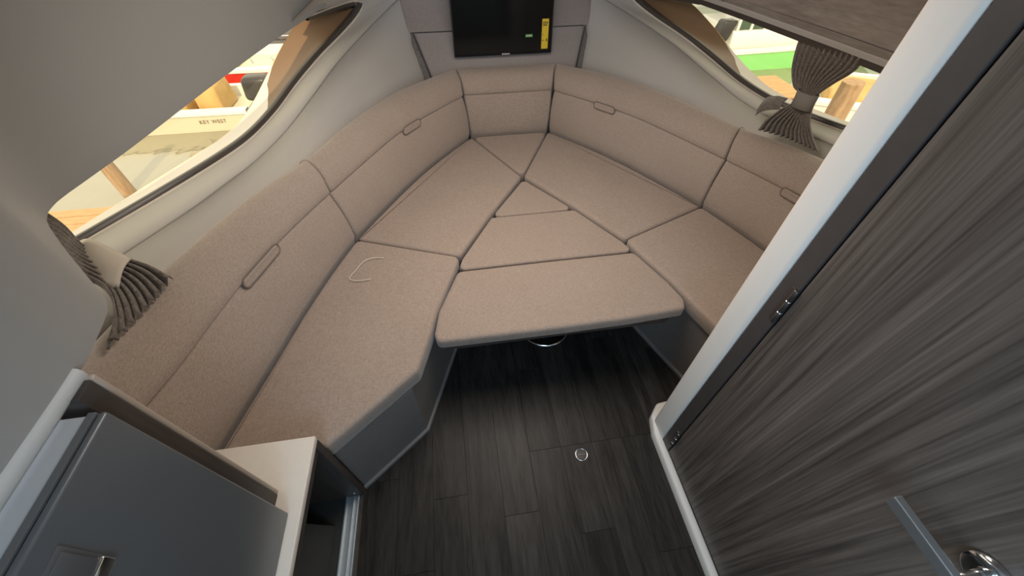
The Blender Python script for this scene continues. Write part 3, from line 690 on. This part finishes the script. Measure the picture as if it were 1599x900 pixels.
o = obj('tieback_tail', loft([list(resamp(tl[0], 12)), list((resamp(tl[0], 12)+resamp(tl[1], 12))/2+np.array([-0.008, 0, 0.002])), list(resamp(tl[1], 12))]), M['curtain'], cs)
o.modifiers.new('thickness', 'SOLIDIFY').thickness = 0.002
for k in range(10):
    obj('heading_hook', box(1.082+0.0036*k, 1.088+0.0036*k, 1.615-0.03*k, 1.622-0.03*k, 1.158, 1.17, 0.001, 1), M['cream'], cs, smooth=False)
# port: mostly behind the roof liner, tail fanned out over the back cushion
cpn = thing('curtain', (-1.30, 0.85, 0.80), 'dark gathered curtain with pale tieback fanned over the left back cushion', 'curtain', 'tied back curtains')
cloth('cloth', [((-1.46, 1.02, 1.14), (-1.36, 0.80, 1.14), 0.006, 0), ((-1.455, 1.02, 1.04), (-1.33, 0.79, 1.04), 0.008, 0), ((-1.45, 1.03, 0.96), (-1.34, 0.83, 0.96), 0.008, 0), ((-1.435, 1.01, 0.91), (-1.345, 0.86, 0.90), 0.008, 0.004), ((-1.39, 0.985, 0.885), (-1.315, 0.845, 0.875), 0.008, 0.010), ((-1.32, 0.968, 0.868), (-1.290, 0.805, 0.852), 0.011, 0.010), ((-1.265, 0.955, 0.838), (-1.275, 0.745, 0.832), 0.013, 0.016), ((-1.222, 0.935, 0.812), (-1.285, 0.695, 0.812), 0.014, -0.01)],
      M['curtain'], cpn, nu=130, freq=9, nvec=(0.35, -0.25, 1), seed=5)
bl = [[(-1.50, 1.05, 0.875), (-1.44, 1.035, 0.905), (-1.385, 1.005, 0.915), (-1.325, 0.970, 0.898), (-1.290, 0.948, 0.886)], [(-1.49, 0.97, 0.835), (-1.42, 0.91, 0.868), (-1.365, 0.875, 0.878), (-1.315, 0.850, 0.880), (-1.283, 0.848, 0.872)]]
a_, b_ = crom(bl[0], 18), crom(bl[1], 18)
o = obj('tieback', loft([list(a_*(1-s)+b_*s+np.array([0.2, -0.1, 1])*0.012*math.sin(PI*s)) for s in np.linspace(0, 1, 8)]), M['band'], cpn)
o.modifiers.new('thickness', 'SOLIDIFY').thickness = 0.003

# ------------------------------------------------------------------ galley end: low cabinet with white slab, partition, fridge
gc = thing('galley_cabinet', (-1.0, 0.1, 0), 'low dark cabinet with a white slab top and aluminium sill', 'cabinet')
obj('slab_top', box(-1.178, -0.835, -0.60, 0.507, 0.523, 0.545, 0.003), M['white_slab'], gc, ang=40)
obj('end_panel', box(-1.165, -0.838, 0.482, 0.5085, 0.0, 0.523, 0.0015), M['darkwood'], gc, smooth=False)
obj('back_panel', box(-1.175, -1.16, -0.60, 0.482, 0.0, 0.523), M['dark_in'], gc, smooth=False)
obj('bottom_panel', box(-1.16, -0.895, -0.60, 0.482, 0.0, 0.030), M['dark_in'], gc, smooth=False)
obj('inner_shelf', loft([[(-1.155, y, 0.36), (-0.93, y, 0.045)] for y in (0.39, 0.1)] + [[(-1.155, 0.1, 0.352), (-0.93, 0.1, 0.037)], [(-1.155, 0.39, 0.352), (-0.93, 0.39, 0.037)]]), M['dark_in'], gc, smooth=False)
obj('plinth', box(-0.850, -0.838, -0.60, 0.482, 0.0, 0.034), M['darkwood'], gc, smooth=False)
sl = obj('aluminium_sill', join(box(-0.900, -0.851, -0.60, 0.481, 0.030, 0.038), box(-0.900, -0.893, -0.60, 0.481, 0.038, 0.046, 0.001), box(-0.874, -0.868, -0.60, 0.481, 0.038, 0.045, 0.001), box(-0.857, -0.851, -0.60, 0.481, 0.038, 0.046, 0.001)), M['alu'], gc, smooth=False)
sl['label'] = 'grooved aluminium sliding door sill'
obj('upper_track', box(-0.862, -0.852, -0.60, 0.481, 0.494, 0.503, 0.001), M['alu'], gc, smooth=False)
obj('track_fascia', box(-0.850, -0.842, -0.60, 0.481, 0.488, 0.523), M['darkwood'], gc, smooth=False)
for (x, z) in ((-0.90, 0.40), (-0.862, 0.075)):
    obj('screw', lathe([(0.0045, 0.4815), (0.004, 0.4795), (0.002, 0.4785)], 12, (0, 0, 0)), M['chrome'], gc).data.transform(Matrix.Translation((x, 0, z)) @ Matrix(((1, 0, 0, 0), (0, 0, 1, 0), (0, 1, 0, 0), (0, 0, 0, 1))))
pn = thing('partition', (-1.2, 0.35, 0.545), 'dark wood partition with cream front edge between fridge and left seat', 'partition')
obj('panel', box(-1.62, -0.902, 0.330, 0.362, 0.545, 1.146, 0.001), M['darkwood'], pn, smooth=False)
obj('cream_edge', box(-1.62, -0.902, 0.362, 0.374, 0.545, 1.146, 0.004, 3), M['edging'], pn, ang=60)
fg = thing('fridge', (-1.1, 0.05, 0.545), 'blue grey fridge standing on the white slab', 'fridge')
obj('body', box(-1.32, -0.888, -0.30, 0.312, 0.549, 1.134, 0.003), M['fridge_top'], fg, ang=40)
obj('door_rim', box(-0.8865, -0.876, -0.30, 0.314, 0.549, 1.138, 0.001), M['fridge_edge'], fg, smooth=False)
obj('gasket', box(-0.8765, -0.8735, -0.30, 0.311, 0.552, 1.134), M['black'], fg, smooth=False)
obj('door_front', box(-0.874, -0.862, -0.30, 0.314, 0.549, 1.138, 0.005, 3), M['fridge'], fg, ang=60)
lt = obj('latch_plate', box(-0.864, -0.8595, -0.02, 0.160, 1.018, 1.108, 0.002), M['fridge'], fg, ang=40)
obj('latch_button', box(-0.8605, -0.8570, -0.02, 0.154, 1.046, 1.102, 0.0015), M['fridge'], lt, ang=40)
obj('latch_chrome', box(-0.8605, -0.8562, 0.06, 0.158, 1.020, 1.043, 0.0025, 3), M['chrome'], lt, ang=40)
obj('latch_mark', join(*[box(-0.8566, -0.8558, 0.131-0.008*k, 0.135-0.008*k, 1.026, 1.037) for k in range(3)]), M['ink'], lt, smooth=False)

# ------------------------------------------------------------------ outside: water, boats, dock, piles
ZW = -2.0
M['cream_hull'] = mat('cream_hull_paint', (0.62, 0.58, 0.46), 0.3, spec=0.5)
M['white_hull'] = mat('white_hull_paint', (0.78, 0.78, 0.75), 0.3)
M['green_hull'] = mat('green_hull_paint', (0.25, 0.66, 0.22), 0.3)
M['red_hull'] = mat('red_hull_paint', (0.62, 0.03, 0.015), 0.3)
M['tan_canvas'] = mat('tan_canvas', (0.56, 0.36, 0.14), 0.9, noise=0.12, nscale=5)
M['dark_canvas'] = mat('dark_canvas', (0.10, 0.10, 0.105), 0.8, noise=0.2, nscale=3)
M['motor'] = mat('dark_motor_cowl', (0.03, 0.03, 0.034), 0.3)
M['tinted'] = mat('dark_boat_window', (0.06, 0.10, 0.07), 0.1)
M['pile'] = veneer('weathered_pile_wood', (0.22, 0.13, 0.07, 1), (0.55, 0.38, 0.24, 1), (6, 6, 0.8), 0.8)
M['dockwood'] = veneer('orange_dock_wood', (0.38, 0.22, 0.10, 1), (0.60, 0.38, 0.20, 1), (2, 8, 2), 0.8)  # orange wood tones streaked along the boards
M['rail'] = mat('bright_rail', (0.75, 0.75, 0.75), 0.2, 1.0)
def watermat():
    m = bpy.data.materials.new('harbour_water'); m.use_nodes = True
    n = m.node_tree.nodes; L = m.node_tree.links; b = n['Principled BSDF']
    b.inputs['Base Color'].default_value = (0.24, 0.22, 0.15, 1); b.inputs['Roughness'].default_value = 0.04; b.inputs['IOR'].default_value = 1.9
    b.inputs['Specular IOR Level'].default_value = 1.0
    tc = n.new('ShaderNodeTexCoord'); t = n.new('ShaderNodeTexNoise'); t.inputs['Scale'].default_value = 1.1; t.inputs['Detail'].default_value = 3
    L.new(tc.outputs['Object'], t.inputs['Vector'])
    bp = n.new('ShaderNodeBump'); bp.inputs['Strength'].default_value = 0.25; bp.inputs['Distance'].default_value = 0.15
    L.new(t.outputs['Fac'], bp.inputs['Height']); L.new(bp.outputs[0], b.inputs['Normal'])
    return m
wt = obj('water', loft([[(x, y, ZW) for x in (-40, -10, 10, 40)] for y in (-30, 0, 20, 60)]), watermat(), smooth=False)
wt['kind'] = 'structure'; wt['label'] = 'rippled harbour water outside the windows'
def hull(name, loc, ang, L, beam, fb, m, label, gun='white_hull', cat='boat', stern_at=0):
    """boat in local frame: +x to the bow, origin at the stern on the waterline; returns (thing, local->world)"""
    e = bpy.data.objects.new(name, None); COL.objects.link(e); e.location = loc; e.rotation_euler = (0, 0, ang)
    tag(e, label, cat)
    n = 22; rows = []; grow = []; drow = []
    for i in range(n):
        s = i/(n-1); w = beam/2*(1-max(0, (s-0.45)/0.55)**2.2)
        w = max(w, 0.012); sh = fb*(1+0.35*s*s)
        x = L*s
        rows.append([(x, -w*k, z) for k, z in ((1.0, sh), (0.99, sh*0.55), (0.965, -0.02), (0.6, -0.16), (0, -0.26), (-0.6, -0.16), (-0.965, -0.02), (-0.99, sh*0.55), (-1.0, sh))][:])
        grow.append([(x, y, z) for y, z in ((-w-0.02, sh-0.05), (-w-0.025, sh), (-w-0.015, sh+0.025), (-max(w-0.13, 0.003), sh+0.03), (-max(w-0.14, 0.002), sh-0.20))])
        drow.append([(x, -max(w-0.14, 0.002), sh-0.16), (x, max(w-0.14, 0.002), sh-0.16)])
    V, F = loft(rows); F.append(tuple(range(9)))
    obj('hull', (V, F), M[m], e, ang=40)
    obj('gunwale', join(loft(grow), loft([[(x, -y, z) for x, y, z in r] for r in grow])), M[gun], e, ang=40)
    obj('deck', loft(drow), M['cream_hull'], e)
    return e
def outboard(e, x, y, z, s=1.0, yaw=0.0):
    bm = box(-0.24*s, 0.24*s, -0.17*s, 0.17*s, 0, 0.42*s, 0.09*s, 4)
    V = [(x+p[0]*1.0-0.25*(p[2])*0.5, y+p[1], z+p[2]) for p in bm[0]]
    c = obj('motor_cowl', (V, bm[1]), M['motor'], e)
    c['label'] = 'dark outboard motor cowl'
    obj('motor_leg', box(x-0.09*s, x+0.09*s, y-0.05*s, y+0.05*s, z-0.75*s, z+0.02, 0.02), M['motor'], e, ang=40)
# port side: lettered skiff, stern to the right
sk = hull('skiff', (-4.25, 8.86, ZW), PI, 5.2, 1.36, 0.36, 'cream_hull', 'cream lettered skiff with tan canvas covers seen through the left window')
outboard(sk, -0.20, 0.28, 0.42, 1.0)
def canvas(e, x0, x1, y0, y1, z0, z1, name, m='tan_canvas'):
    V, F = box(x0, x1, y0, y1, z0, z1, 0.06, 3)
    V = [(x+0.10*(z-z0)*0.6, y*(1-0.18*(z-z0)/(z1-z0)), z) for x, y, z in V]
    return obj(name, (V, F), M[m], e, ang=50)
canvas(sk, 0.50, 0.95, -0.35, 0.44, 0.20, 0.72, 'console_cover')
canvas(sk, 1.15, 1.65, -0.42, 0.46, 0.20, 0.60, 'seat_cover')
canvas(sk, 1.80, 2.35, -0.42, 0.46, 0.20, 0.56, 'bow_cover')
def text(e, s, size, loc, rot, m, name='lettering'):
    cu = bpy.data.curves.new('t', 'FONT'); cu.body = s; cu.size = size; cu.extrude = 0.004; cu.space_character = 1.15
    to = bpy.data.objects.new('t', cu); COL.objects.link(to)
    me = bpy.data.meshes.new_from_object(to); bpy.data.objects.remove(to)
    o = bpy.data.objects.new(name, me); COL.objects.link(o); me.materials.clear(); me.materials.append(m)
    o.parent = e; o.location = loc; o.rotation_euler = rot
    return o
M['letter'] = mat('brown_letter', (0.16, 0.12, 0.07), 0.5)
text(sk, 'KEY WEST', 0.095, (0.935, 0.677, 0.165), (PI/2, 0, PI), M['letter'])
rb = hull('red_boat', (-3.6, 10.95, ZW), PI, 6.5, 1.7, 0.44, 'red_hull', 'red sided white boat moored behind the lettered skiff')
obj('foredeck', (lambda V, F: ([(x, y*(1-0.3*(z-0.3)), z) for x, y, z in V], F))(*box(1.6, 4.0, -0.6, 0.6, 0.28, 0.50, 0.06, 3)), M['white_hull'], rb, ang=50)
for k in range(4):
    obj('rail_stanchion', tube([(0.5+k*0.45, 0.78, 0.44), (0.62+k*0.45, 0.72, 0.85)], 0.014, 6), M['rail'], rb)
db = hull('dark_boat', (-3.2, 13.3, ZW), PI, 8.0, 2.6, 0.42, 'dark_canvas', 'dark canvas covered boat far behind the red sided boat', gun='dark_canvas')
canvas(db, 0.3, 5.0, -1.1, 1.1, 0.40, 0.62, 'boat_cover', 'dark_canvas')
for k in range(5):
    obj('rail_stanchion', tube([(1.2+k*0.5, 1.25, 0.42), (1.5+k*0.5, 1.2, 0.85)], 0.016, 6), M['rail'], db)
obj('handrail', tube([(0.8, 1.2, 0.55), (3.6, 1.2, 0.60)], 0.02, 6), M['rail'], db)
def pile(loc, r, h, lean, label):
    n = 9; path = [(loc[0]+lean[0]*t, loc[1]+lean[1]*t, ZW-0.6+(h+0.6)*t) for t in np.linspace(0, 1, n)]
    o = obj('dock_pile', tube(path, [r*(1.05-0.1*i/(n-1)+0.02*math.sin(i*2.1)) for i in range(n)], 14), M['pile'], ang=50)
    return tag(o, label, 'dock pile', 'wooden dock piles')
pile((-5.66, 6.22, 0), 0.10, 1.25, (0.02, -0.02), 'weathered round dock pile standing in water beyond the left window')
pile((5.40, 5.05, 0), 0.15, 1.50, (-0.12, 0.0), 'thick weathered dock pile close beyond the right window')
def dock(name, x0, x1, y0, y1, z, nb, label, along='y'):
    e = thing(name, ((x0+x1)/2, (y0+y1)/2, ZW), label, 'dock')
    for k in range(nb):
        if along == 'y':
            a = y0+(y1-y0)*k/nb; b = y0+(y1-y0)*(k+1)/nb-0.012; v = box(x0, x1, a, b, z-0.04, z, 0.004, 1)
        else:
            a = x0+(x1-x0)*k/nb; b = x0+(x1-x0)*(k+1)/nb-0.012; v = box(a, b, y0, y1, z-0.04, z, 0.004, 1)
        obj('board', v, M['dockwood'], e, smooth=False)
    for x in (x0+0.06, x1-0.06):
        obj('bearer', box(x-0.05, x+0.05, y0, y1, z-0.24, z-0.04), M['pile'], e, smooth=False)
    return e
dock('dock', -6.6, -4.05, 2.4, 4.25, -1.0, 13, 'corner of orange plank dock low in the left window')
dock('dock', 4.3, 5.75, 6.15, 7.1, -1.15, 7, 'narrow plank dock between the green boat and the right window')
gb = hull('green_boat', (5.6, 10.75, ZW), 0.02, 6.6, 2.4, 0.44, 'green_hull', 'bright green boat with white deckhouse beyond the right window')
obj('deckhouse', (lambda V, F: ([(x, y*(1-0.12*(z-0.4)), z) for x, y, z in V], F))(*box(0.95, 3.6, -0.85, 0.85, 0.38, 0.78, 0.05, 3)), M['white_hull'], gb, ang=50)
for (a, b) in ((1.0, 0.07), (1.35, 0.07), (1.72, 0.07), (2.15, 0.07), (2.9, 0.07)):
    obj('deckhouse_post', box(a, a+b, -0.80, -0.72, 0.76, 1.55, 0.01), M['white_hull'], gb, ang=40)
obj('deckhouse_roof', box(0.9, 3.1, -0.95, 0.95, 1.55, 1.62, 0.03), M['white_hull'], gb, ang=40)
for (a, b) in ((1.07, 1.35), (1.42, 1.72), (1.79, 2.15), (2.22, 2.9)):
    obj('window_pane', box(a, b, -0.775, -0.765, 0.80, 1.5), M['tinted'], gb, smooth=False)
obj('helm_seat', (lambda V, F: ([(x+0.35*(z-0.6), y, z) for x, y, z in V], F))(*box(0.55, 0.90, -0.75, -0.45, 0.55, 0.98, 0.04, 3)), M['motor'], gb, ang=40)
outboard(gb, -0.25, -0.2, 0.55, 1.0)
cb = hull('covered_boat', (4.3, 13.6, ZW), 0.0, 6.0, 2.2, 0.7, 'white_hull', 'white boat under a dark cover behind the green boat')
canvas(cb, 0.2, 3.6, -1.0, 1.0, 0.7, 1.5, 'boat_cover', 'dark_canvas')
for k in range(4):
    obj('cover_strap', tube([(0.5+k*0.7, -1.02, 0.72), (0.62+k*0.7, -0.9, 1.5)], 0.03, 6), M['white_hull'], cb)
ts = hull('tan_skiff', (6.3, 7.0, ZW), -0.55, 4.6, 1.7, 0.72, 'white_hull', 'white skiff with tan decks moored behind the thick pile')
canvas(ts, 0.4, 1.6, -0.6, 0.6, 0.55, 0.80, 'seat_cover')
wf = hull('white_skiff', (9.9, 8.9, ZW), -0.45, 5.2, 1.9, 0.5, 'white_hull', 'white skiff at the far right edge of the right window')
canvas(wf, 0.5, 1.9, -0.7, 0.7, 0.40, 0.62, 'seat_cover')
for o in bpy.data.objects:
    if 'abs' in o: del o['abs']
